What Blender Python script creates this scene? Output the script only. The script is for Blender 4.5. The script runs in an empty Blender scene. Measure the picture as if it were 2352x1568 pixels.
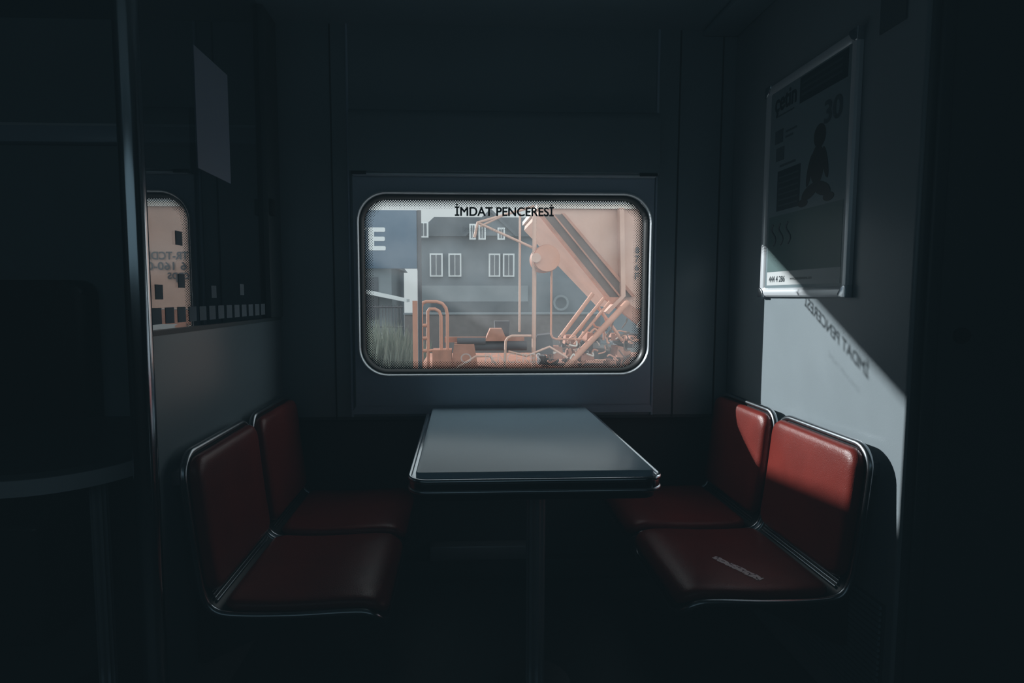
import bpy, bmesh, math, random
from mathutils import Vector, Matrix
from mathutils.bvhtree import BVHTree
random.seed(7)
scene=bpy.context.scene
col=scene.collection
scene.view_settings.view_transform='Standard'
scene.view_settings.look='None'
# faded-film tone curve (slightly lifted teal blacks)
vs=scene.view_settings
vs.use_curve_mapping=True
vs.curve_mapping.black_level=(-.0034,-.0062,-.0076)
vs.curve_mapping.update()

# ------------------------------------------------------------------ materials
def mat(name,c,rough=.5,metal=0.0,var=0.0,scale=8,bump=0.0,coat=0.0,bscale=None,spec=.5):
    m=bpy.data.materials.new(name); m.use_nodes=True
    nt=m.node_tree; b=nt.nodes['Principled BSDF']
    b.inputs['Base Color'].default_value=(*c,1); b.inputs['Roughness'].default_value=rough
    b.inputs['Metallic'].default_value=metal
    b.inputs['Specular IOR Level'].default_value=spec
    if coat: b.inputs['Coat Weight'].default_value=coat; b.inputs['Coat Roughness'].default_value=.12
    g=nt.nodes.new('ShaderNodeNewGeometry')
    n=nt.nodes.new('ShaderNodeTexNoise'); n.inputs['Scale'].default_value=scale; n.inputs['Detail'].default_value=5
    nt.links.new(g.outputs['Position'],n.inputs['Vector'])
    if var:
        mx=nt.nodes.new('ShaderNodeMix'); mx.data_type='RGBA'
        mx.inputs[6].default_value=(*[x*(1-var) for x in c],1); mx.inputs[7].default_value=(*[min(1,x*(1+var)) for x in c],1)
        nt.links.new(n.outputs['Fac'],mx.inputs[0]); nt.links.new(mx.outputs[2],b.inputs['Base Color'])
    if bump:
        n2=nt.nodes.new('ShaderNodeTexNoise'); n2.inputs['Scale'].default_value=bscale or scale*6; n2.inputs['Detail'].default_value=3
        nt.links.new(g.outputs['Position'],n2.inputs['Vector'])
        bp=nt.nodes.new('ShaderNodeBump'); bp.inputs['Strength'].default_value=bump; bp.inputs['Distance'].default_value=.002
        nt.links.new(n2.outputs['Fac'],bp.inputs['Height']); nt.links.new(bp.outputs['Normal'],b.inputs['Normal'])
    return m
def glassmat(name,tint,gloss,haze,hazec=(.8,.85,.88)):
    m=bpy.data.materials.new(name); m.use_nodes=True; nt=m.node_tree
    nt.nodes.clear(); o=nt.nodes.new('ShaderNodeOutputMaterial')
    t=nt.nodes.new('ShaderNodeBsdfTransparent'); t.inputs[0].default_value=(*tint,1)
    g=nt.nodes.new('ShaderNodeBsdfGlossy'); g.inputs['Roughness'].default_value=0.0
    g.inputs[0].default_value=(.95,.95,.95,1)
    d=nt.nodes.new('ShaderNodeBsdfTranslucent'); d.inputs[0].default_value=(*hazec,1)
    m1=nt.nodes.new('ShaderNodeMixShader'); m1.inputs[0].default_value=gloss
    m2=nt.nodes.new('ShaderNodeMixShader')
    no=nt.nodes.new('ShaderNodeTexNoise'); no.inputs['Scale'].default_value=6; no.inputs['Detail'].default_value=6
    ge=nt.nodes.new('ShaderNodeNewGeometry'); nt.links.new(ge.outputs['Position'],no.inputs['Vector'])
    mu=nt.nodes.new('ShaderNodeMath'); mu.operation='MULTIPLY'; mu.inputs[1].default_value=haze*2
    nt.links.new(no.outputs['Fac'],mu.inputs[0]); nt.links.new(mu.outputs[0],m2.inputs[0])
    nt.links.new(t.outputs[0],m1.inputs[1]); nt.links.new(g.outputs[0],m1.inputs[2])
    nt.links.new(m1.outputs[0],m2.inputs[1]); nt.links.new(d.outputs[0],m2.inputs[2])
    nt.links.new(m2.outputs[0],o.inputs[0])
    return m
def decalmat(name,c,fac,translucent=False):
    m=bpy.data.materials.new(name); m.use_nodes=True; nt=m.node_tree
    nt.nodes.clear(); o=nt.nodes.new('ShaderNodeOutputMaterial')
    t=nt.nodes.new('ShaderNodeBsdfTransparent'); d=nt.nodes.new('ShaderNodeBsdfTranslucent' if translucent else 'ShaderNodeBsdfDiffuse'); d.inputs[0].default_value=(*c,1)
    x=nt.nodes.new('ShaderNodeMixShader'); x.inputs[0].default_value=fac
    nt.links.new(t.outputs[0],x.inputs[1]); nt.links.new(d.outputs[0],x.inputs[2]); nt.links.new(x.outputs[0],o.inputs[0])
    return m
M={}
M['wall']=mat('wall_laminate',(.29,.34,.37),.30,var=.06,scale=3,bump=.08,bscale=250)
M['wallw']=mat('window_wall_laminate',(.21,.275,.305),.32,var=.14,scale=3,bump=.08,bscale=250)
M['panel']=mat('panel_laminate',(.42,.51,.61),.28,var=.08,scale=3)
M['ceil']=mat('ceiling_panel',(.22,.31,.35),.35,var=.05)
M['floor']=mat('floor_rubber',(.05,.075,.085),.55,var=.2,scale=30,bump=.3)
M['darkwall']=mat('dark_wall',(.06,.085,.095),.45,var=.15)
M['seam']=mat('seam_dark',(.02,.025,.03),.6)
M['red']=mat('red_vinyl',(.185,.023,.0165),.30,var=.4,scale=7,bump=.35,bscale=420,spec=.4)
M['shell']=mat('seat_shell_black',(.02,.024,.028),.35)
M['chrome']=mat('chrome',(.62,.66,.70),.16,1.0)
M['trim']=mat('seat_trim_steel',(.38,.41,.44),.26,1.0)
M['brushed']=mat('brushed_steel',(.52,.56,.60),.30,1.0,var=.08,scale=40)
M['satin']=mat('satin_steel',(.34,.38,.41),.38,.45,var=.1,scale=12)
M['silver']=mat('anodised_silver',(.78,.82,.86),.3,.3)
M['rubber']=mat('black_rubber',(.012,.013,.015),.45)
M['table']=mat('table_laminate',(.47,.63,.74),.28,var=.08,scale=5,bump=.05,bscale=300)
M['paper']=mat('sheet_paper',(.33,.39,.50),.6,var=.03)
M['poster']=mat('poster_paper',(.23,.30,.33),.32)
M['ink']=mat('poster_ink_dark',(.03,.045,.055),.4)
M['ink2']=mat('poster_ink_grey',(.08,.105,.12),.4)
M['inkg']=mat('poster_ink_green',(.12,.20,.20),.4)
M['inkb']=mat('poster_ink_brown',(.05,.045,.042),.4)
M['black']=mat('lettering_black',(.006,.006,.008),.5)
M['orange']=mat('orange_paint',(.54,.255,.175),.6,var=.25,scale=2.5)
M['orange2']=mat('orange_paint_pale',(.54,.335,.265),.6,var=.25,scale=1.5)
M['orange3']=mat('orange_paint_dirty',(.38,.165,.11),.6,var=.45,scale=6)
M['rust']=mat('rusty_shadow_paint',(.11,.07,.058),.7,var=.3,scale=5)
M['wdark']=mat('wagon_dark_steel',(.06,.06,.07),.6,var=.2)
M['wpale']=mat('wagon_pale_hose',(.62,.55,.50),.6,var=.1)
M['signblue']=mat('sign_blue_grey',(.065,.115,.175),.5,var=.05)
M['white']=mat('white_paint',(.66,.69,.70),.6)
M['facade']=mat('building_facade',(.125,.150,.172),.8,var=.25,scale=.8)
M['facade2']=mat('building_facade_light',(.19,.22,.24),.8,var=.2,scale=.8)
M['roof']=mat('roof_tiles',(.07,.085,.10),.8,var=.2,scale=3)
M['pane']=mat('dark_pane',(.05,.06,.075),.2)
M['brick']=mat('wall_brick',(.14,.125,.125),.85,var=.3,scale=4)
M['grass']=mat('dry_grass',(.22,.25,.21),.8,var=.6,scale=2.5)
M['ballast']=mat('track_ballast',(.14,.14,.14),.9,var=.5,scale=14)
M['glass']=glassmat('window_glass',(.90,.93,.94),.03,.045)
M['pglass']=glassmat('partition_glass',(.60,.67,.70),.38,.006)
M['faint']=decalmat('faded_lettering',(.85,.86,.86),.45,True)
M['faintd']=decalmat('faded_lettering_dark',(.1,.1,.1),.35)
M['pix']=decalmat('pixel_film',(.28,.34,.39),.8)
M['frit']=mat('ceramic_frit',(.05,.055,.06),.5)

# ------------------------------------------------------------------ helpers
def front(u,v,w): return (u,2.35-w,v)
def right(u,v,w): return (1.096-w,-u,v)
def leftp(u,v,w): return (-.727+w,u,v)
TOP=[]
def make(name,me,m=None,parent=None,smooth=False,kind=None,label=None,cat=None,group=None):
    ob=bpy.data.objects.new(name,me); col.objects.link(ob)
    if m is not None and me is not None: me.materials.append(m)
    if smooth and me is not None:
        for p in me.polygons: p.use_smooth=True
    if parent is not None: ob.parent=parent
    else: TOP.append(ob)
    if kind: ob['kind']=kind
    if label: ob['label']=label
    if cat: ob['category']=cat
    if group: ob['group']=group
    return ob
def empty(name,**k):
    return make(name,None,**k)
def autosmooth(me,ang=35):
    for p in me.polygons: p.use_smooth=True
    try: me.set_sharp_from_angle(angle=math.radians(ang))
    except Exception: pass
def bmdone(bm,name,m,parent=None,smooth=True,**k):
    bmesh.ops.recalc_face_normals(bm,faces=bm.faces)
    me=bpy.data.meshes.new(name); bm.to_mesh(me); bm.free()
    if smooth: autosmooth(me)
    return make(name,me,m,parent,**k)
def bm_box(bm,b,bev=0,seg=2):
    x0,x1,y0,y1,z0,z1=b
    r=bmesh.ops.create_cube(bm,size=1); vs=r['verts']
    for v in vs:
        v.co=Vector(((x0+x1)/2+v.co.x*(x1-x0),(y0+y1)/2+v.co.y*(y1-y0),(z0+z1)/2+v.co.z*(z1-z0)))
    if bev:
        es=list({e for v in vs for e in v.link_edges})
        bmesh.ops.bevel(bm,geom=es,offset=bev,segments=seg,profile=.5,affect='EDGES')
def boxes(name,bl,m,parent=None,bev=0,seg=2,**k):
    bm=bmesh.new()
    for b in bl: bm_box(bm,b,bev,seg)
    return bmdone(bm,name,m,parent,**k)
def box(name,b,m,parent=None,bev=0,seg=2,**k): return boxes(name,[b],m,parent,bev,seg,**k)
def rr(x0,x1,z0,z1,r,n=10):
    P=[]
    for cx,cz,a0 in((x1-r,z1-r,0),(x0+r,z1-r,90),(x0+r,z0+r,180),(x1-r,z0+r,270)):
        for i in range(n+1):
            a=math.radians(a0+90*i/n); P.append((cx+r*math.cos(a),cz+r*math.sin(a)))
    return P
def loft(name,loops,mp,m,parent=None,closed=False,**k):
    bm=bmesh.new(); R=[]
    for pts,w in loops: R.append([bm.verts.new(mp(u,v,w)) for u,v in pts])
    n=len(R[0]); rng=range(len(R)) if closed else range(len(R)-1)
    for i in rng:
        A=R[i];B=R[(i+1)%len(R)]
        for j in range(n): bm.faces.new((A[j],A[(j+1)%n],B[(j+1)%n],B[j]))
    return bmdone(bm,name,m,parent,**k)
def bm_prism(bm,pts,w0,w1,mp,bev=0):
    a=[bm.verts.new(mp(u,v,w0)) for u,v in pts]; b=[bm.verts.new(mp(u,v,w1)) for u,v in pts]
    n=len(a); fs=[bm.faces.new(a),bm.faces.new(b[::-1])]
    for j in range(n): fs.append(bm.faces.new((a[j],b[j],b[(j+1)%n],a[(j+1)%n])))
    if bev:
        es=list(fs[1].edges)
        bmesh.ops.bevel(bm,geom=es,offset=bev,segments=3,profile=.5,affect='EDGES')
def prism(name,pl,w0,w1,mp,m,parent=None,bev=0,**k):
    bm=bmesh.new()
    if not isinstance(pl[0][0],(tuple,list)): pl=[pl]
    for p in pl: bm_prism(bm,p,w0,w1,mp,bev)
    return bmdone(bm,name,m,parent,**k)
def plate_hole(name,outer,hole,w0,w1,mp,m,parent=None,**kw):
    x0,x1,z0,z1=outer
    bm=bmesh.new(); n=len(hole)
    q=n//4
    O=[]
    corners=[(x1,z1),(x0,z1),(x0,z0),(x1,z0)]
    for i,(hx,hz) in enumerate(hole):
        c=corners[i//q]; k=i%q; h=(q-1)/2
        if i//q in(0,2): a=(c[0],hz); b=(hx,c[1])
        else: a=(hx,c[1]); b=(c[0],hz)
        if k<h: t=k/h; O.append((a[0]+(c[0]-a[0])*t,a[1]+(c[1]-a[1])*t))
        else: t=(k-h)/h; O.append((c[0]+(b[0]-c[0])*t,c[1]+(b[1]-c[1])*t))
    V=[[bm.verts.new(mp(u,v,w)) for u,v in L] for L,w in((O,w0),(hole,w0),(hole,w1),(O,w1))]
    for i in range(4):
        A=V[i];B=V[(i+1)%4]
        for j in range(n): bm.faces.new((A[j],A[(j+1)%n],B[(j+1)%n],B[j]))
    return bmdone(bm,name,m,parent,**kw)
def tubes(name,lines,r,m,parent=None,closed=False,res=4,mp=None,**kw):
    bm=bmesh.new()
    ns=max(8,res*3)
    for L in lines:
        rad=r
        if isinstance(L,dict): rad=L['r']; L=L['p']
        P=[Vector(mp(*p) if mp else p) for p in L]; N=len(P)
        rings=[]; ref=None
        for i,p in enumerate(P):
            if closed: t=(P[(i+1)%N]-P[i-1]).normalized()
            else:
                t=((P[min(i+1,N-1)]-P[i]).normalized() if i<N-1 else Vector())+((P[i]-P[i-1]).normalized() if i>0 else Vector())
                t.normalize()
            if ref is None:
                ref=Vector((0,0,1)) if abs(t.z)<.8 else Vector((1,0,0))
            a=(ref-t*ref.dot(t)).normalized(); ref=a; b=t.cross(a)
            rings.append([bm.verts.new(p+(a*math.cos(2*math.pi*j/ns)+b*math.sin(2*math.pi*j/ns))*rad) for j in range(ns)])
        for i in range(N if closed else N-1):
            A=rings[i];B=rings[(i+1)%N]
            for j in range(ns): bm.faces.new((A[j],A[(j+1)%ns],B[(j+1)%ns],B[j]))
        if not closed: bm.faces.new(rings[0][::-1]); bm.faces.new(rings[-1])
    return bmdone(bm,name,m,parent,**kw)
def smoothpath(P,n=6):
    P=[Vector(p) for p in P]; out=[]
    for i in range(len(P)-1):
        p0=P[max(i-1,0)];p1=P[i];p2=P[i+1];p3=P[min(i+2,len(P)-1)]
        for k in range(n):
            t=k/n
            out.append(.5*((2*p1)+(-p0+p2)*t+(2*p0-5*p1+4*p2-p3)*t*t+(-p0+3*p1-3*p2+p3)*t**3))
    out.append(P[-1]); return out
def bm_cyl(bm,c,r,h,axis='Z',r2=None,n=32):
    m={'Z':Matrix.Identity(4),'Y':Matrix.Rotation(math.pi/2,4,'X'),'X':Matrix.Rotation(math.pi/2,4,'Y')}[axis]
    bmesh.ops.create_cone(bm,cap_ends=True,segments=n,radius1=r,radius2=r if r2 is None else r2,depth=h,matrix=Matrix.Translation(c)@m)
def text(name,s,u0,v0,width,height,mp,w,m,parent=None,mirror=False,bold=0,**k):
    """bold = stroke thickening as a fraction of the letter height (overlaid shifted copies)"""
    cu=bpy.data.curves.new(name,'FONT'); cu.body=s; cu.size=1; cu.fill_mode='FRONT'
    o=bpy.data.objects.new('tmp',cu); col.objects.link(o); bpy.context.view_layer.update()
    me=bpy.data.meshes.new_from_object(o.evaluated_get(bpy.context.evaluated_depsgraph_get()))
    bpy.data.objects.remove(o)
    xs=[v.co.x for v in me.vertices]; ys=[v.co.y for v in me.vertices]
    ax,bx,by=min(xs),max(xs),max(ys)
    base=[]
    for v in me.vertices:
        f=(v.co.x-ax)/(bx-ax)
        if mirror: f=1-f
        base.append((u0+f*width,v0+(v.co.y/by)*height))
    faces=[list(p_.vertices) for p_ in me.polygons]
    sh=[(0,0)]
    if bold:
        q=bold*height; sh=[(q,0),(-q,0),(0,q*.8),(0,-q*.8),(q*.7,q*.6),(-q*.7,-q*.6),(q*.7,-q*.6),(-q*.7,q*.6)]
    V=[];Fc=[]
    for i,(dx,dz) in enumerate(sh):
        off=len(V); V+=[mp(a+dx,b+dz,w+i*.00002) for a,b in base]; Fc+=[[j+off for j in f] for f in faces]
    nm=bpy.data.meshes.new(name); nm.from_pydata(V,[],Fc)
    return make(name,nm,m,parent,**k)

# ------------------------------------------------------------------ room shell
HOLE=(-.396,.744,.898,1.591); HR=.098
def hr(o): return rr(HOLE[0]-o,HOLE[1]+o,HOLE[2]-o,HOLE[3]+o,HR+o,12)
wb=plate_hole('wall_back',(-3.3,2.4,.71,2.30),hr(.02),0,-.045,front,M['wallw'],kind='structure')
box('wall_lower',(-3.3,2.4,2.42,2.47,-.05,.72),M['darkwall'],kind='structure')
box('trim_1',(-3.3,1.09,2.352,2.47,.696,.712),M['darkwall'],kind='structure')
box('floor',(-3.3,2.4,-1.4,2.5,-.06,0),M['floor'],kind='structure')
box('ceiling',(-3.3,2.4,-1.4,2.5,2.25,2.32),M['ceil'],kind='structure')
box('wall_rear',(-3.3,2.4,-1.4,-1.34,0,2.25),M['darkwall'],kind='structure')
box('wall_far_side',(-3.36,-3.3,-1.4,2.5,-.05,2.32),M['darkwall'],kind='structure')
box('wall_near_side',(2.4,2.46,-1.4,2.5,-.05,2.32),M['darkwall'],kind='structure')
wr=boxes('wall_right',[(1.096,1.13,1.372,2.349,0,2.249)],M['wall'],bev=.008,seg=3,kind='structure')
box('trim_2',(.955,1.095,1.39,2.348,2.225,2.249),M['ceil'],bev=.01,kind='structure')
box('trim_3',(1.131,1.170,1.37,1.42,0,2.249),M['darkwall'],bev=.008,seg=3,kind='structure')
tubes('trim_4',[[(1.116,1.384,0),(1.116,1.384,2.249)]],.017,M['darkwall'],kind='structure')
dr=box('door_1',(1.172,2.39,1.392,1.44,0,2.249),M['darkwall'],bev=.004,kind='structure')
bm=bmesh.new(); bm_cyl(bm,(1.239,1.386,1.103),.019,.012,'Y'); bm_cyl(bm,(1.239,1.378,1.103),.012,.012,'Y')
bmdone(bm,'door_lock',M['rubber'],dr)
box('trim_5',(-.515,-.509,2.3475,2.352,.70,2.249),M['seam'],kind='structure')
box('trim_11',(.868,.874,2.3475,2.352,.70,2.249),M['seam'],kind='structure')
box('trim_12',(1.04,1.046,2.3475,2.352,.70,2.249),M['seam'],kind='structure')
tubes('trim_6',[[(-.447,2.347,.71),(-.447,2.347,2.249)]],.0055,M['panel'],kind='structure')
tubes('trim_13',[[(.783,2.347,.71),(.783,2.347,2.249)]],.0055,M['panel'],kind='structure')
plate_hole('trim_7',(-.430,.772,.757,1.672),hr(.02),.001,.016,front,M['panel'],kind='structure')
prism('trim_8',[[(-.430,.757),(.772,.757),(.785,.735),(.785,.722),(-.445,.722),(-.445,.735)]],.001,.011,front,M['panel'],kind='structure')
bc=empty('window_blind',label='grey roller blind cassette mounted above the train window',cat='window blind')
prof=[(2.349,1.678),(2.302,1.678),(2.296,1.684),(2.296,1.885),(2.300,1.905),(2.312,1.918),(2.330,1.924),(2.349,1.925)]
bm=bmesh.new()
A=[bm.verts.new((-.436,y,z)) for y,z in prof]; B=[bm.verts.new((.778,y,z)) for y,z in prof]
bm.faces.new(A); bm.faces.new(B[::-1])
for i in range(len(prof)): bm.faces.new((A[i],A[(i+1)%len(prof)],B[(i+1)%len(prof)],B[i]))
bmdone(bm,'cassette_cover',M['wallw'],bc)
box('blind_bar',(-.425,.768,2.298,2.330,1.668,1.6775),M['silver'],bc,bev=.003)
boxes('end_clip',[(-.428,-.37,2.293,2.306,1.670,1.681),(.70,.77,2.293,2.306,1.670,1.681)],M['rubber'],bc,bev=.001)

# ------------------------------------------------------------------ window
wn=empty('window_1',kind='structure')
loft('window_frame',[(hr(.024),.016),(hr(.022),.024),(hr(.018),.028),(hr(.015),.027),(hr(.012),.022),(hr(.010),.010),(hr(.010),-.01)],front,M['silver'],wn)
loft('window_gasket',[(hr(.010),.012),(hr(.005),.014),(hr(.001),.010),(hr(-.004),.002),(hr(-.005),-.006),(hr(-.005),-.022)],front,M['rubber'],wn)
prism('window_pane',hr(.005),-.024,-.027,front,M['glass'],wn)
bm=bmesh.new(); p=.0100
cxm=(HOLE[0]+HOLE[1])/2; czm=(HOLE[2]+HOLE[3])/2; hx=(HOLE[1]-HOLE[0])/2; hz=(HOLE[3]-HOLE[2])/2
j=0; z=HOLE[2]
while z<HOLE[3]:
    x=HOLE[0]+(p/2 if j%2 else 0)
    while x<HOLE[1]:
        qx=abs(x-cxm)-(hx-HR); qz=abs(z-czm)-(hz-HR)
        d=math.hypot(max(qx,0),max(qz,0))+min(max(qx,qz),0)-HR
        lim=.040
        if -lim<d<0:
            f=-d/lim; r=p*(.45-.32*f)
            vs_=[bm.verts.new(front(x+r*math.cos(a*math.pi/3),z+r*math.sin(a*math.pi/3),-.0225)) for a in range(6)]
            bm.faces.new(vs_)
        x+=p
    z+=p/2; j+=1
bmdone(bm,'frit_dots',M['frit'],wn,smooth=False)
text('window_lettering','İMDAT PENCERESİ',-.028,1.524,.399,.046,front,-.022,M['black'],wn,bold=.028)
text('window_lettering','İMDAT PENCERESİ',.0,1.462,.19,.020,front,-.030,M['faintd'],wn,mirror=True)  # mirrored letters paint in a reflection of the lettering
text('window_lettering','PENCERES',.092,.925,.232,.040,front,-.030,M['faint'],wn)  # pale see-through letters low on the glass
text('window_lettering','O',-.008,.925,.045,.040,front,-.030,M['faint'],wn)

# ------------------------------------------------------------------ left partition
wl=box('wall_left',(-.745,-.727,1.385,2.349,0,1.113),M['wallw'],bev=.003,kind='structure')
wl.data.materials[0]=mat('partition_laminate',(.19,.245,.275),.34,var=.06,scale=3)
box('partition_rail',(-.748,-.724,1.385,2.349,1.106,1.118),M['darkwall'],wl)
box('partition_post',(-.757,-.715,2.205,2.349,1.118,2.249),M['darkwall'],wl,bev=.006)
box('partition_glass',(-.739,-.735,1.385,2.205,1.118,2.249),M['pglass'],wl)
boxes('glass_clamp',[(-.722,-.700,2.21,2.24,1.50,1.56)],M['rubber'],wl,bev=.004)
bm=bmesh.new()
def sq(y,z,a=.042,b=.040): bm_prism(bm,[(y-a/2,z-b/2),(y+a/2,z-b/2),(y+a/2,z+b/2),(y-a/2,z+b/2)],-.0075,-.0068,leftp)
for i in range(13): sq(1.425+i*.062,1.152)
for y,z in((1.55,1.350),(1.555,1.240),(1.44,1.210),(1.75,1.213),(1.97,1.222)): sq(y,z,.034,.036)
bmdone(bm,'pixel_decal',M['pix'],wl,smooth=False)
gp=empty('grab_pole',label='polished steel grab pole running floor to ceiling beside glass partition',cat='pole')
tubes('pole_tube',[[(-.737,1.352,.012),(-.737,1.352,2.238)]],.0265,M['chrome'],gp,res=10)
bm=bmesh.new(); bm_cyl(bm,(-.737,1.352,.007),.045,.012); bm_cyl(bm,(-.737,1.352,2.243),.045,.012)
bmdone(bm,'pole_flange',M['brushed'],gp)
ns=prism('notice_sheet',[(1.674,1.556),(1.902,1.556),(1.902,1.889),(1.674,1.886)],-.0075,-.0055,leftp,M['paper'],label='blank pale sheet stuck to the glass partition',cat='notice')

# ------------------------------------------------------------------ tables
def slab(bm,pts,z0,z1,bev=0):
    bm_prism(bm,pts,z0,z1,lambda u,v,w:(u,v,w),bev)
def column(bm,x,y,r,z0,z1,flutes=12):
    n=flutes*6; rings=[]
    for z in(z0,z1):
        rings.append([bm.verts.new((x+(r-.003*abs(math.cos(flutes/2*a)))*math.cos(a),y+(r-.003*abs(math.cos(flutes/2*a)))*math.sin(a),z)) for a in [2*math.pi*i/n for i in range(n)]])
    for j in range(n): bm.faces.new((rings[0][j],rings[0][(j+1)%n],rings[1][(j+1)%n],rings[1][j]))
    bm.faces.new(rings[0]); bm.faces.new(rings[1])
t=empty('dining_table',label='grey laminate table with rounded steel rim on fluted column',cat='table')
bm=bmesh.new(); slab(bm,rr(-.121,.499,1.455,2.315,.012,4),.7345,.75,.003); bmdone(bm,'tabletop',M['table'],t)
bm=bmesh.new(); slab(bm,rr(-.139,.517,1.430,2.325,.05,8),.7005,.734,.008)
bmdone(bm,'table_rim',M['chrome'],t)
tubes('rim_bead',[[(x,y,.733) for x,y in rr(-.137,.515,1.432,2.322,.05,10)]],.0065,M['chrome'],t,closed=True,res=5)
tubes('rim_bead',[[(x,y,.705) for x,y in rr(-.137,.515,1.432,2.322,.05,10)]],.006,M['brushed'],t,closed=True,res=5)
bm=bmesh.new(); slab(bm,rr(-.128,.506,1.443,2.320,.045,8),.680,.7005,.0); bmdone(bm,'table_underside',M['rubber'],t)
bm=bmesh.new(); column(bm,.220,1.70,.029,.012,.680); bmdone(bm,'table_column',M['satin'],t)
bm=bmesh.new(); bm_cyl(bm,(.22,1.70,.006),.11,.012); bm_cyl(bm,(.22,1.70,.670),.08,.018); bmdone(bm,'column_flange',M['brushed'],t)
t2=empty('dining_table',label='dark table with rounded end and broad steel rim beyond glass partition',cat='table')
pts=rr(-1.60,-.925,1.475,2.20,.27,14)
bm=bmesh.new(); slab(bm,pts,.735,.75,.003); bmdone(bm,'tabletop',M['darkwall'],t2)
bm=bmesh.new(); slab(bm,rr(-1.606,-.919,1.469,2.205,.275,14),.692,.7345,.006); bmdone(bm,'table_rim',M['silver'],t2)
bm=bmesh.new(); column(bm,-1.09,1.74,.025,.012,.692); bmdone(bm,'table_column',M['satin'],t2)
bm=bmesh.new(); bm_cyl(bm,(-1.09,1.74,.006),.11,.012); bmdone(bm,'column_flange',M['brushed'],t2)

# ------------------------------------------------------------------ seats
PROF=smoothpath([(.038,.810),(.044,.745),(.055,.630),(.068,.52),(.080,.450),(.107,.413),(.17,.402),(.30,.400),(.43,.405),(.487,.402),(.516,.380),(.528,.350)],8)
cum=[0]
for a,b in zip(PROF[:-1],PROF[1:]): cum.append(cum[-1]+(b-a).length)
LT=cum[-1]
def surf(s):
    s=max(0,min(LT,s)); i=0
    while i<len(cum)-2 and cum[i+1]<s: i+=1
    f=(s-cum[i])/(cum[i+1]-cum[i]); p=PROF[i].lerp(PROF[i+1],f)
    i0=max(0,i-1); i1=min(len(PROF)-1,i+2); t=(PROF[i1]-PROF[i0]).normalized()
    return p,Vector((-t.y,t.x))
def s_at(idx_z=None,d=None):
    for i,p in enumerate(PROF):
        if idx_z is not None and p.y<=idx_z: return cum[i]
        if d is not None and p.x>=d: return cum[i]
CUSH=[]
def seat(wallx,dr,y0,W,label):
    def mp(s,w,h):
        p,n=surf(s); q=p+n*h
        return (wallx+dr*q.x,y0+w,q.y)
    e=empty('train_seat',label=label,cat='seat',group='red vinyl train seats beside the table')
    bm=bmesh.new(); ns=60
    G=[]
    for i in range(ns+1):
        s=LT*i/ns; ins=0
        c=.06
        for se in(s,LT-s):
            if se<c: ins=max(ins,c-math.sqrt(max(0,c*c-(c-se)**2)))
        G.append([[bm.verts.new(mp(s,w,h)) for w in(.006+ins,W-.006-ins)] for h in(0,-.010)])
    for i in range(ns):
        a,b=G[i],G[i+1]
        bm.faces.new((a[0][0],a[0][1],b[0][1],b[0][0])); bm.faces.new((a[1][0],b[1][0],b[1][1],a[1][1]))
        bm.faces.new((a[0][0],b[0][0],b[1][0],a[1][0])); bm.faces.new((a[0][1],a[1][1],b[1][1],b[0][1]))
    bmdone(bm,'seat_shell',M['shell'],e)
    c=.06
    per=rr(0.004,LT-.004,.004,W-.004,c,8)
    dense=[]
    for i,(a,b) in enumerate(per):
        a2,b2=per[(i+1)%len(per)]; L=math.hypot(a2-a,b2-b); k=max(1,int(L/.012))
        for q in range(k): dense.append((a+(a2-a)*q/k,b+(b2-b)*q/k))
    tubes('edge_trim',[[mp(a,b,-.004) for a,b in dense]],.010,M['trim'],e,closed=True,res=4)
    sj=s_at(idx_z=.440)
    tubes('joint_strip',[[mp(sj+k*.010,w,.003) for w in(.03,W/2,W-.03)] for k in range(-1,3)],.004,M['trim'],e)
    def pad(name,s0,s1,w0,w1,corner,T):
        bm=bmesh.new(); N=rr(s0,s1,w0,w1,corner,8)
        dn=[]
        for i,(a,b) in enumerate(N):
            a2,b2=N[(i+1)%len(N)]; L=math.hypot(a2-a,b2-b); k=max(1,int(L/.015))
            for q in range(k): dn.append((a+(a2-a)*q/k,b+(b2-b)*q/k))
        sc,wc=(s0+s1)/2,(w0+w1)/2
        ds=(s1-s0)/2; dw=(w1-w0)/2
        def ring(ins,h):
            out=[]
            for a,b in dn:
                fa=1-ins/ds; fb=1-ins/dw
                out.append(bm.verts.new(mp(sc+(a-sc)*fa,wc+(b-wc)*fb,h)))
            return out
        spec=[(.004,.001),(0,T*.25),(0,T*.55),(.004,T*.78),(.011,T*.93),(.022,T*1.0),(.034,T*1.03),(.06,T*1.07),(.10,T*1.12),(.14,T*1.15),(.175,T*1.16)]
        spec=[q for q in spec if q[0]<min(ds,dw)-.01]
        rings=[ring(*q) for q in spec]
        for A,B in zip(rings[:-1],rings[1:]):
            for j in range(len(A)): bm.faces.new((A[j],A[(j+1)%len(A)],B[(j+1)%len(A)],B[j]))
        cv=bm.verts.new(mp(sc,wc,spec[-1][1])); A=rings[-1]
        for j in range(len(A)): bm.faces.new((A[j],A[(j+1)%len(A)],cv))
        bmesh.ops.recalc_face_normals(bm,faces=bm.faces)
        me=bpy.data.meshes.new(name); bm.to_mesh(me); bm.free()
        return make(name,me,M['red'],e,smooth=True)
    pad('backrest_cushion',.014,s_at(idx_z=.446),.012,W-.012,.042,.034)
    CUSH.append(pad('seat_cushion',s_at(d=.112),s_at(d=.518),.012,W-.012,.04,.028))
    def mpb(u,v,w): return (wallx+dr*u,y0+w,v)
    bm=bmesh.new()
    for w in(.09,.30): bm_prism(bm,[(.017,.22),(.04,.22),(.34,.365),(.34,.389),(.11,.389),(.017,.41)],w,w+.03,mpb)
    bmdone(bm,'mounting_bracket',M['shell'],e)
    bm=bmesh.new(); bm_prism(bm,[(.001,.73),(.036,.73),(.036,.765),(.001,.765)],.02,W-.05,mpb)
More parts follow.
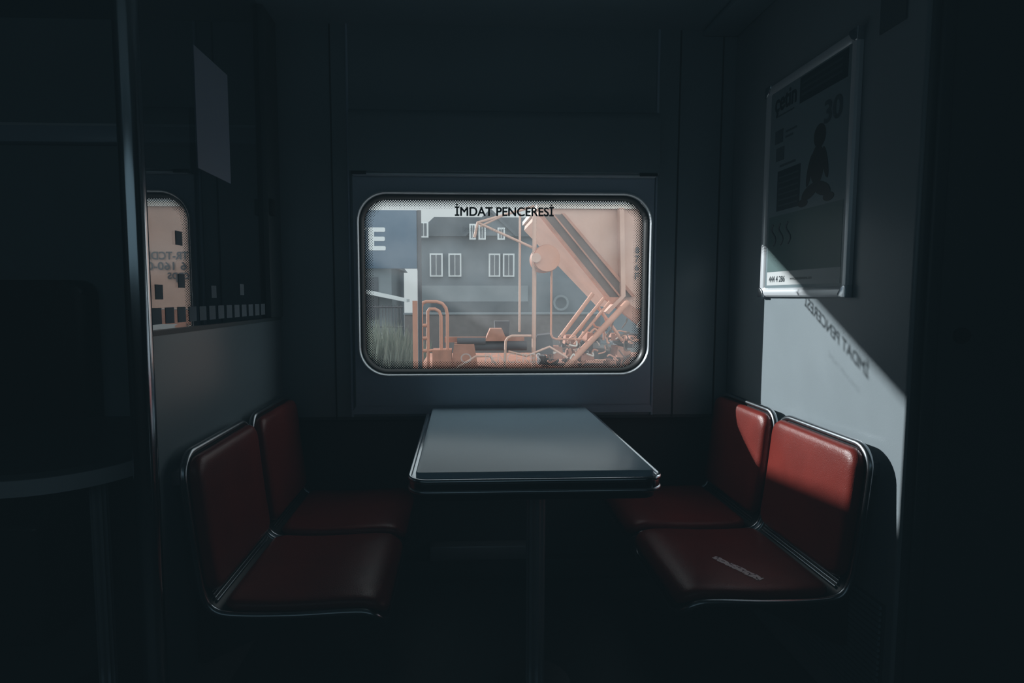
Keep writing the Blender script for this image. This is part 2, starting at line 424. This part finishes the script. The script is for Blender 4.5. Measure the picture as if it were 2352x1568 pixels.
    bmdone(bm,'wall_bracket',M['brushed'],e)
    return e
seat(1.096,-1,1.428,.440,'red vinyl train seat with chrome edge, sunlit, torn label on cushion')
seat(1.096,-1,1.882,.430,'red vinyl train seat with chrome edge, beside window wall, partly sunlit')
seat(-.727,1,1.420,.448,'red vinyl train seat with chrome edge, shaded, beside grab pole')
seat(-.727,1,1.882,.430,'red vinyl train seat with chrome edge, shaded, beside window wall')
cm=CUSH[0].data
bvh=BVHTree.FromPolygons([v.co.copy() for v in cm.vertices],[list(p_.vertices) for p_ in cm.polygons])
bm=bmesh.new(); a=Vector((.738,1.622)); b=Vector((.812,1.492)); dvec=(b-a).normalized(); nv=Vector((-dvec.y,dvec.x)); n=18; m_=4
grid=[]
for i in range(n+1):
    q=a.lerp(b,i/n); r1=.0135+random.uniform(-.003,.002); r2=.0135+random.uniform(-.003,.002)
    row=[]
    for k in range(m_+1):
        pt=q+nv*(r1-(r1+r2)*k/m_)
        hit=bvh.ray_cast(Vector((pt.x,pt.y,.6)),Vector((0,0,-1)))[0]
        row.append(bm.verts.new((pt.x,pt.y,(hit.z if hit else .43)+.0008)))
    grid.append(row)
for i in range(n):
    for k in range(m_): bm.faces.new((grid[i][k],grid[i+1][k],grid[i+1][k+1],grid[i][k+1]))
stm=bpy.data.materials.new('torn_label'); stm.use_nodes=True; nt=stm.node_tree; bs_=nt.nodes['Principled BSDF']
vo=nt.nodes.new('ShaderNodeTexNoise'); vo.inputs['Scale'].default_value=130; vo.inputs['Detail'].default_value=2
ge=nt.nodes.new('ShaderNodeNewGeometry'); cr=nt.nodes.new('ShaderNodeValToRGB'); cr.color_ramp.interpolation='CONSTANT'
cr.color_ramp.elements[0].color=(.12,.07,.08,1); cr.color_ramp.elements[1].position=.42; cr.color_ramp.elements[1].color=(.9,.82,.84,1)
nt.links.new(ge.outputs['Position'],vo.inputs['Vector']); nt.links.new(vo.outputs['Fac'],cr.inputs[0]); nt.links.new(cr.outputs[0],bs_.inputs['Base Color'])
bmdone(bm,'torn_sticker',stm,label='torn strip of patterned paper label on red seat',cat='sticker',smooth=False)

# ------------------------------------------------------------------ poster
po=empty('poster',label='advertising poster in silver snap frame on the wall',cat='poster')
u0,u1,v0,v1=-2.072,-1.592,1.198,1.930
box('backing_board',(1.085,1.0955,1.60,2.064,1.206,1.922),M['ink2'],po)
def pr(o,r): return rr(u0+o,u1-o,v0+o,v1-o,r,6)
loft('poster_frame',[(pr(0,.014),.001),(pr(0,.014),.012),(pr(.005,.012),.018),(pr(.014,.010),.020),(pr(.024,.008),.017),(pr(.030,.006),.0125)],right,M['silver'],po)
prism('poster_sheet',pr(.028,.004),.011,.0122,right,M['poster'],po)
bm=bmesh.new()
for cu,cv,su,sv in((u0,v0,1,1),(u1,v0,-1,1),(u0,v1,1,-1),(u1,v1,-1,-1)):
    bm_prism(bm,[(cu-su*.002,cv-sv*.002),(cu+su*.034,cv-sv*.002),(cu+su*.034,cv+sv*.010),(cu+su*.024,cv+sv*.024),(cu+su*.010,cv+sv*.034),(cu-su*.002,cv+sv*.034)],.002,.0225,right,bev=.003)
bmdone(bm,'corner_clip',M['chrome'],po)
def R2(y0,y1,z0,z1): return [(-y0,z0),(-y1,z0),(-y1,z1),(-y0,z1)]
prism('printed_panel',[R2(1.87,1.636,1.815,1.895),R2(1.985,1.85,1.49,1.625)],.0123,.0128,right,M['ink'],po,smooth=False)
prism('panel_lines',[R2(1.975,1.86,1.60-.019*i,1.605-.019*i) for i in range(6)]+[R2(1.86,1.66,1.872-.018*i,1.879-.018*i) for i in range(3)],.0129,.0132,right,M['ink2'],po,smooth=False)
prism('printed_photo',[R2(2.03,1.63,1.285,1.475)],.0123,.0128,right,M['inkg'],po,smooth=False)
prism('printed_band',[R2(2.03,1.63,1.238,1.284)],.0123,.0128,right,M['white'],po,smooth=False)
arcs=[]
for k in range(3):
    arcs.append([(-(1.995-.045*k)+.014*math.sin(i*.75),1.375+i*.009,.0098) for i in range(9)])
tubes('printed_coil',arcs,.0055,M['ink2'],po,mp=right)
def ell(cu,cv,ru,rv,rot=0,n=20):
    return [(cu+ru*math.cos(t)*math.cos(rot)-rv*math.sin(t)*math.sin(rot),cv+ru*math.cos(t)*math.sin(rot)+rv*math.sin(t)*math.cos(rot)) for t in [2*math.pi*i/n for i in range(n)]]
fig=[ell(-1.755,1.685,.030,.036),ell(-1.762,1.60,.034,.060),ell(-1.80,1.59,.012,.05,-.25),ell(-1.722,1.60,.012,.05,.25),ell(-1.795,1.525,.045,.020,.35),ell(-1.735,1.525,.045,.020,-.35),ell(-1.83,1.495,.026,.013),ell(-1.70,1.495,.026,.013)]
bm=bmesh.new()
for i,f in enumerate(fig): bm_prism(bm,f,.0123,.0127+.00008*i,right)
bmdone(bm,'printed_figure',M['inkb'],po,smooth=False)
text('poster_lettering','çetin',-2.015,1.83,.125,.055,right,.0128,M['ink'],po,bold=.05)
text('poster_lettering','30',-1.735,1.715,.08,.062,right,.0128,M['ink2'],po,bold=.05)
text('poster_lettering','444 4 286',-2.015,1.249,.10,.020,right,.0132,M['ink'],po,bold=.03)
text('poster_lettering','www.zemindosisitma.com',-1.885,1.254,.12,.010,right,.0132,M['ink'],po)
prism('printed_lines',[R2(2.01,1.90,1.81,1.815),R2(2.01,1.96,1.72,1.765),R2(1.945,1.88,1.745,1.752),R2(1.945,1.90,1.728,1.735),R2(2.0,1.95,1.66,1.705),R2(1.975,1.88,1.637,1.645)],.0123,.0128,right,M['ink2'],po,smooth=False)
prism('wall_sign',[(-1.53,1.88),(-1.44,1.88),(-1.44,1.97),(-1.53,1.97)],.001,.004,right,M['ink2'],label='small dark sign plate high on the wall',cat='sign')
vg=empty('vent_grille',label='dark slatted ventilation grille at foot of wall',cat='vent')
box('grille_frame',(1.088,1.0955,1.40,1.86,.08,.40),M['darkwall'],vg,bev=.002)
boxes('grille_slats',[(1.081,1.088,1.405,1.855,.09+i*.0165,.098+i*.0165) for i in range(19)],M['ceil'],vg)
hb=empty('wall_heater',label='low metal heater cover under the window',cat='heater')
box('heater_cover',(-.14,.30,2.355,2.419,.09,.155),M['satin'],hb,bev=.008)
box('heater_base',(-.5,.9,2.37,2.419,.001,.085),M['darkwall'],hb,bev=.004)

# ------------------------------------------------------------------ next bay (beyond the glass)
box('trim_9',(-3.29,-.76,2.30,2.349,1.78,1.842),M['panel'],bev=.006,kind='structure')
boxes('trim_10',[(-3.29,-.76,2.335,2.349,1.842,1.86)],M['silver'],kind='structure')
bs=empty('bench_seat',label='dark high-backed bench seat against the wall beyond the glass',cat='seat')
prism('bench_backrest',rr(-2.9,-1.43,.44,1.262,.06,8),.012,.085,front,M['shell'],bs,bev=.02)
prism('bench_base',rr(-2.9,-1.43,.002,.43,.02,4),.01,.40,front,M['shell'],bs,bev=.02)

# ------------------------------------------------------------------ exterior
gy=-1.3
box('ground',(-60,60,2.6,80,gy-.2,gy),M['ballast'],kind='structure')
def elev(sc,y0):
    return lambda a,b,w:(a/sc,y0-w,1.2+b/sc)
E=elev(126.7,10.4)
hw=empty('hopper_wagon',label='orange railway hopper wagon with railings and brake gear on track',cat='railway wagon')
prism('hopper_body',[(175,200),(1150,200),(1150,-28),(378,-28),(172,182)],0,-2.4,E,M['orange2'],hw)
prism('hopper_rim',[[(168,196),(1156,196),(1156,206),(168,206)]],.06,-2.46,E,M['wpale'],hw)
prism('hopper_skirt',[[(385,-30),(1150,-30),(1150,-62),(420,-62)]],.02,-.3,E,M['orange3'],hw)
prism('chute_beam',[(178,182),(224,182),(384,-2),(333,-6)],.10,.01,E,M['rust'],hw)  # dark brown paints shade into the underside of the chute
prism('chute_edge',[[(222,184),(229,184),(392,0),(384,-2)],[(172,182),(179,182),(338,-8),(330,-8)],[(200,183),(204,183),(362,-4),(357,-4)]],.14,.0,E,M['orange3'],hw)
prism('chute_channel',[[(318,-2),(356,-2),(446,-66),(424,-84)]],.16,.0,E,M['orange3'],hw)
prism('hopper_rib',[[(350,196),(360,196),(367,0),(330,-40),(322,-35),(357,0)],[(520,196),(530,196),(530,-28),(520,-28)],[(680,196),(690,196),(690,-28),(680,-28)]],.20,.0,E,M['orange2'],hw)
box('underframe',(-97/126.7,9.0,9.95,12.9,1.2-186/126.7,1.2-160/126.7),M['orange3'],hw,bev=.02)
def ee(l,w=.3): return [E(a,b,w) for a,b in l]
tubes('railing',[{'r':.028,'p':ee(q2)} for q2 in (
  [(-90,-160),(-90,-24),(-87,-15),(-80,-12),(-56,-12),(-44,-16),(-36,-26),(-33,-40),(-33,-160)],
  [(-76,-160),(-76,-34),(-72,-28),(-60,-28),(-51,-33),(-47,-44),(-47,-120)],
  [(-90,-64),(-76,-64)],[(-90,-120),(-33,-120)],[(-90,-92),(-76,-92)])],.028,M['orange'],hw)
box('end_post',(-109/126.7,-98/126.7,10.05,10.12,1.2-160/126.7,1.2-10/126.7),M['orange'],hw)
tubes('upright_pole',[{'r':.037,'p':ee([(158,-160),(158,186)],.35)}],.03,M['orange2'],hw)
tubes('upright_pole',[{'r':.020,'p':ee([(128,-80),(128,182)],.2)}],.03,M['orange2'],hw)
tubes('upright_pole',[{'r':.018,'p':ee([(196,80),(196,-84),(200,-92),(208,-95),(266,-95),(274,-100),(276,-112)],.35)}],.03,M['orange'],hw)
tubes('bracket_arm',[{'r':.024,'p':ee([(27,128),(34,160),(158,196)],.3)},{'r':.022,'p':ee([(34,160),(160,104)],.3)},{'r':.018,'p':ee([(40,152),(90,176)],.3)}],.02,M['orange2'],hw)
bm=bmesh.new(); bm_cyl(bm,E(183,82,.2),.235,.5,'Y',n=40); bmdone(bm,'air_tank',M['orange3'],hw)
bm=bmesh.new(); bm_cyl(bm,E(183,82,.48),.15,.06,'Y',n=40,r2=.225); bmdone(bm,'tank_end',M['orange'],hw)
bm=bmesh.new(); bm_cyl(bm,E(158,82,.55),.08,.1,'Y'); bmdone(bm,'tank_flange',M['orange2'],hw)
tubes('strut',[{'r':.036,'p':ee([(213,-98),(290,6)],.3)},{'r':.03,'p':ee([(233,-104),(315,-4)],.3)},{'r':.026,'p':ee([(250,-108),(328,-12)],.3)},{'r':.055,'p':ee([(226,-160),(366,-12)],.4)},{'r':.03,'p':ee([(300,-20),(360,-100)],.25)},{'r':.03,'p':ee([(285,-40),(262,-75)],.25)}],.03,M['orange'],hw)
bm=bmesh.new()
bm_prism(bm,[(-66,-160),(-24,-160),(-24,-118),(-66,-118)],.4,0,E)
bm_prism(bm,[(-27,-160),(35,-160),(26,-106),(-18,-106)],.35,-.1,E)
bm_prism(bm,[(50,-100),(62,-72),(88,-72),(100,-100)],.25,0,E)
bm_prism(bm,[(-40,-92),(140,-92),(140,-104),(-40,-104)],.1,0,E)
bmdone(bm,'brake_housing',M['orange3'],hw)
bm=bmesh.new(); bm_cyl(bm,E(85,-112,.1),.085,.95,'X'); bm_cyl(bm,E(20,-100,.2),.06,.5,'X')
bm_prism(bm,[(162,-130),(205,-130),(200,-84),(166,-88)],.25,-.1,E); bm_prism(bm,[(75,-58),(110,-58),(108,-95),(78,-95)],-.2,-.5,E)
bmdone(bm,'brake_cylinder',M['wdark'],hw)
tubes('brake_pipe',[{'r':.022,'p':ee([(92,-158),(94,-98),(99,-90),(108,-86),(150,-86)],.5)},{'r':.02,'p':ee([(-20,-160),(30,-130),(60,-130),(75,-150)],.5)},{'r':.02,'p':ee([(100,-120),(140,-130),(190,-110),(230,-135)],.5)}],.02,M['orange2'],hw)
L1=[];L2=[];L3=[]
for i in range(80):
    a=random.uniform(180,440); b=random.uniform(-158,-70)
    if b>-70-(300-a)*.5 and a<300: b-=50
    an=random.uniform(0,math.pi); ln=random.uniform(8,28)
    p0=(a,b);p2=(a+ln*math.cos(an),max(-160,b+ln*math.sin(an)));p1=((p0[0]+p2[0])/2+random.uniform(-9,9),(p0[1]+p2[1])/2+random.uniform(-9,9))
    sp=smoothpath([(p0[0],p0[1]),(p1[0],p1[1]),(p2[0],p2[1])],4)
    w=random.uniform(.05,.5)
    (L1 if i%3==0 else L2 if i%6==1 else L3).append({'r':random.uniform(.008,.022),'p':[E(q.x,q.y,w) for q in sp]})
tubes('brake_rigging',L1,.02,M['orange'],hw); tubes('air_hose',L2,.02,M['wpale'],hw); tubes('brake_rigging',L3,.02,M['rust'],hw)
bm=bmesh.new()
for i in range(18):
    a=random.uniform(200,430); b=random.uniform(-155,-85); s=random.uniform(6,14); t2_=random.uniform(6,14)
    bm_prism(bm,[(a-s,b-t2_),(a+s,b-t2_),(a+s*.8,b+t2_),(a-s*.8,b+t2_)],random.uniform(0,.3),-.2,E)
bmdone(bm,'brake_housing',M['orange3'],hw)
bm=bmesh.new()
for i in range(20):
    a=random.uniform(190,430); b=random.uniform(-155,-95); s=random.uniform(8,20)
    bm_prism(bm,[(a-s,b-s*.6),(a+s,b-s*.6),(a+s,b+s*.6),(a-s,b+s*.6)],-.2,-.5,E)
bmdone(bm,'gear_case',M['wdark'],hw)
for a in(60,290,800,1030):
    bm=bmesh.new(); bm_cyl(bm,(a/126.7,10.55,gy+.16+.46),.46,.12,'Y',n=40); bm_cyl(bm,(a/126.7,10.47,gy+.16+.46),.15,.08,'Y')
    bm_cyl(bm,(a/126.7,12.0,gy+.16+.46),.46,.12,'Y',n=40); bm_cyl(bm,(a/126.7,11.3,gy+.16+.46),.07,1.5,'Y')
    bmdone(bm,'wheelset',M['wdark'],hw)
boxes('bogie',[(20/126.7,330/126.7,10.35,10.47,-.75,-.27),(760/126.7,1070/126.7,10.35,10.47,-.75,-.27)],M['wdark'],hw,bev=.03)
text('wagon_lettering','TR-TCDD',3.30,1.84,.76,.13,front,2.35-10.37,M['wdark'],hw,bold=.04)
text('wagon_lettering','6 160-0',3.34,1.66,.66,.13,front,2.35-10.37,M['wdark'],hw,bold=.04)
text('wagon_lettering','cpps',3.30,1.50,.36,.11,front,2.35-10.37,M['wdark'],hw,bold=.04)
for i,ch in enumerate('876F'):
    text('wagon_lettering',ch,3.11,1.97-i*.155,.06,.11,front,2.35-10.37,M['wdark'],hw,bold=.03)
for yy in(10.55,12.0):
    boxes('railway_rail',[(-30,30,yy-.07,yy+.07,gy,gy+.02),(-30,30,yy-.015,yy+.015,gy+.02,gy+.12),(-30,30,yy-.035,yy+.035,gy+.12,gy+.16)],M['wdark'],label='steel running rail on track ballast beneath the wagon',cat='rail',group='rails of the neighbouring track')
sg=empty('station_sign',label='blue-grey station name sign with white capital letters on post',cat='sign')
box('sign_board',(-2.9,-.615,7.98,8.02,1.575,2.36),M['signblue'],sg,bev=.006)
tubes('sign_post',[[(-.585,8.0,gy),(-.585,8.0,2.36)],[(-2.93,8.0,gy),(-2.93,8.0,2.36)]],.03,M['wdark'],sg)
text('sign_lettering','Y',-1.575,1.83,.27,.285,front,2.35-7.975,M['white'],sg,bold=.05)
text('sign_lettering','E',-1.255,1.83,.205,.285,front,2.35-7.975,M['white'],sg,bold=.05)
sh=empty('trackside_shelter',label='grey trackside hut with sloping roof beside the train',cat='shed')  # unseen block added to keep sun off the table and lower seatback
prism('shelter_wall',[(-4.9,gy),(-1.75,gy),(-1.75,1.68),(-4.9,3.45)],-2.12,-3.2,front,M['facade2'],sh)
prism('shelter_roof',[(-1.60,1.62),(-5.05,3.58),(-5.05,3.66),(-1.60,1.70)],-2.0,-3.3,front,M['roof'],sh)
# buildings
Bq=elev(44.3,30)
bd=empty('apartment_building',label='grey house with tiled roof and white framed windows',cat='building')
prism('building_wall',[(-97,-110),(420,-110),(420,136),(-97,136)],0,-8,Bq,M['facade'],bd)
prism('roof',[(-108,134),(430,134),(390,176),(-62,176)],.4,-8,Bq,M['roof'],bd)
prism('gable_wall',[(8,134),(118,134),(63,186)],.7,-3,Bq,M['facade'],bd)
prism('gable_trim',[[(0,132),(8,132),(63,184),(63,192)],[(118,132),(126,132),(63,192),(63,184)]],.9,0,Bq,M['roof'],bd)
prism('ground_floor_band',[[(-97,-38),(150,-38),(150,24),(-97,24)]],.15,0,Bq,M['facade2'],bd)
prism('shop_front',[[(-70,-90),(150,-90),(150,-12),(-70,-12)]],.25,.1,Bq,M['roof'],bd)
for a,b,c_,d_ in((-73,44,-44,96),(-31,44,-2,96),(60,44,86,96),(92,44,118,96),(-94,128,-74,162),(16,124,30,158),(36,124,52,158),(78,124,94,150)):
    w_=.3 if b<100 else 1.0
    f=prism('building_window',[(a,b),(c_,b),(c_,d_),(a,d_)],w_-.3,w_,Bq,M['white'],bd,smooth=False)
    m_=(a+c_)/2
    prism('window_glazing',[(a+3.5,b+3.5),(m_-1.2,b+3.5),(m_-1.2,d_-3.5),(a+3.5,d_-3.5)],w_,w_+.04,Bq,M['pane'],f,smooth=False)
    prism('window_glazing',[(m_+1.2,b+3.5),(c_-3.5,b+3.5),(c_-3.5,d_-3.5),(m_+1.2,d_-3.5)],w_,w_+.04,Bq,M['pane'],f,smooth=False)
loft('round_emblem',[(rr(207,243,-33,3,17.9,8),.2),(rr(207,243,-33,3,17.9,8),.3),(rr(212,238,-28,-2,12.9,8),.3),(rr(212,238,-28,-2,12.9,8),.2)],Bq,M['facade2'],bd)
b2=empty('house',label='pale small house with dark lean-to roof beside the track',cat='building')
prism('building_wall',[(-420,-110),(-150,-110),(-150,62),(-420,62)],2,-4,Bq,M['facade2'],b2)
prism('roof',[(-430,60),(-140,60),(-165,92),(-430,92)],2.5,-4,Bq,M['roof'],b2)
prism('porch_roof',[(-210,16),(-112,-6),(-112,-12),(-210,8)],3.5,2,Bq,M['white'],b2)
prism('building_window',[(-212,-50),(-178,-50),(-178,40),(-212,40)],2.06,2.0,Bq,M['pane'],b2)
Gq=elev(60.5,22)
gw=empty('garden_wall',label='low brick boundary wall with stone coping',cat='wall')
prism('brick_wall',[(-132,-150),(320,-150),(320,-42),(-132,-42)],0,-.2,Gq,M['brick'],gw)
prism('wall_coping',[(-134,-42),(322,-42),(322,-38),(-134,-38)],.05,-.25,Gq,M['facade2'],gw)
fe=empty('fence',label='dark iron railing fence behind tall grass',cat='fence')
tubes('fence_rail',[[Gq(-420,-25,0),Gq(-135,-25,0)],[Gq(-420,-70,0),Gq(-135,-70,0)]],.03,M['wdark'],fe)
tubes('fence_bar',[[Gq(-420+i*7,-150,0),Gq(-420+i*7,-20,0)] for i in range(41)],.015,M['wdark'],fe,res=2)
bm=bmesh.new()
for i in range(7200):
    x=random.uniform(-6,-.95); y=random.uniform(12.9,15.5); h=random.uniform(.9,2.0)*(1-.12*max(0,(x+1.8)/.4))*random.uniform(.8,1.1)
    w=random.uniform(.008,.032); lx=random.uniform(-.28,.28); ly=random.uniform(-.2,.2); an=random.uniform(0,math.pi)
    cxx,cyy=math.cos(an)*w,math.sin(an)*w
    v=[bm.verts.new((x-cxx,y-cyy,gy)),bm.verts.new((x+cxx,y+cyy,gy)),bm.verts.new((x+lx*.4+cxx*.8,y+ly*.4+cyy*.8,gy+h*.6)),bm.verts.new((x+lx,y+ly,gy+h)),bm.verts.new((x+lx*.4-cxx*.8,y+ly*.4-cyy*.8,gy+h*.6))]
    bm.faces.new(v)
make_me=bpy.data.meshes.new('wild_grass'); bm.to_mesh(make_me); bm.free()
make('wild_grass',make_me,M['grass'],kind='stuff',label='tall dry wild grass growing beside the track',cat='grass')

# ------------------------------------------------------------------ split multi-piece parts into separate parts
SPLIT={'mounting_bracket','printed_panel','printed_lines','column_flange','corner_clip','end_clip','pole_flange','brake_housing','brake_rigging','air_hose','gear_case','brake_pipe','strut','bracket_arm','chute_edge','hopper_rib','bogie','fence_rail','fence_bar','sign_post','gable_trim','printed_coil','brake_cylinder'}
for o in list(col.objects):
    base=o.name.split('.')[0]
    if base not in SPLIT or o.type!='MESH': continue
    me=o.data; nv_=len(me.vertices); par=list(range(nv_))
    def find(i):
        while par[i]!=i: par[i]=par[par[i]]; i=par[i]
        return i
    for e_ in me.edges:
        a,b=find(e_.vertices[0]),find(e_.vertices[1])
        if a!=b: par[a]=b
    isl={}
    for f in me.polygons: isl.setdefault(find(f.vertices[0]),[]).append(f)
    if len(isl)<2: continue
    first=True
    for fs in isl.values():
        ids={}; vsx=[]; fl=[]
        for f in fs:
            r_=[]
            for vi in f.vertices:
                if vi not in ids: ids[vi]=len(vsx); vsx.append(me.vertices[vi].co.copy())
                r_.append(ids[vi])
            fl.append(r_)
        nm=bpy.data.meshes.new(base); nm.from_pydata(vsx,[],fl); nm.materials.append(me.materials[0])
        if me.polygons[0].use_smooth: autosmooth(nm)
        if first: o.data=nm; first=False
        else:
            q=bpy.data.objects.new(base,nm); col.objects.link(q); q.parent=o.parent

# ------------------------------------------------------------------ finalise origins
bpy.context.view_layer.update()
def desc(o):
    out=[o]
    for c in o.children: out+=desc(c)
    return out
for o in TOP:
    D=desc(o); P=[v.co for d in D if d.type=='MESH' for v in d.data.vertices]
    x=[p.x for p in P];y=[p.y for p in P];z=[p.z for p in P]
    L=Vector(((min(x)+max(x))/2,(min(y)+max(y))/2,min(z)))
    for d in D:
        if d.type=='MESH': d.data.transform(Matrix.Translation(-L))
    o.location=L

# ------------------------------------------------------------------ light
w=bpy.data.worlds.new('World'); scene.world=w; w.use_nodes=True; nt=w.node_tree
bg=nt.nodes['Background']; tc=nt.nodes.new('ShaderNodeTexCoord'); sp=nt.nodes.new('ShaderNodeSeparateXYZ'); mr=nt.nodes.new('ShaderNodeMapRange')
nt.links.new(tc.outputs['Generated'],sp.inputs[0]); nt.links.new(sp.outputs['Y'],mr.inputs[0])
mr.inputs[1].default_value=1; mr.inputs[2].default_value=-.6; mr.inputs[3].default_value=.68; mr.inputs[4].default_value=1.65
nt.links.new(mr.outputs[0],bg.inputs['Strength']); bg.inputs[0].default_value=(.95,1,1.0,1)
s=bpy.data.lights.new('sun','SUN'); s.energy=6.0; s.angle=math.radians(.45); s.color=(1,.985,.97)
so=bpy.data.objects.new('sun',s); col.objects.link(so)
so.rotation_euler=Vector((1,-.767,-.487)).to_track_quat('-Z','Y').to_euler()
a=bpy.data.lights.new('opposite_window_light','AREA'); a.shape='RECTANGLE'; a.size=4.0; a.size_y=.7; a.energy=1.6; a.color=(.55,.84,1)  # fill lamp added behind the camera; the rear wall has no window
ao=bpy.data.objects.new('opposite_window_light',a); col.objects.link(ao); ao.location=(-.6,-1.2,1.7)
ao.rotation_euler=Vector((0,1,.0)).to_track_quat('-Z','Y').to_euler()

# ------------------------------------------------------------------ camera
F=1330; psi=math.radians(2.3); th=math.atan(104/1330)
cam=bpy.data.cameras.new('camera'); co=bpy.data.objects.new('camera',cam); col.objects.link(co)
cam.sensor_width=36; cam.sensor_fit='HORIZONTAL'; cam.lens=F/2352*36
cam.shift_x=(1176-(1062+F*math.tan(psi)))/2352; cam.shift_y=0
cam.clip_start=.02; cam.clip_end=300
R=Matrix.Rotation(-psi,4,'Z')@Matrix.Rotation(-th,4,'X')@Matrix.Rotation(math.pi/2,4,'X')
co.matrix_world=Matrix.Translation((0,0,1.2))@R
scene.camera=co
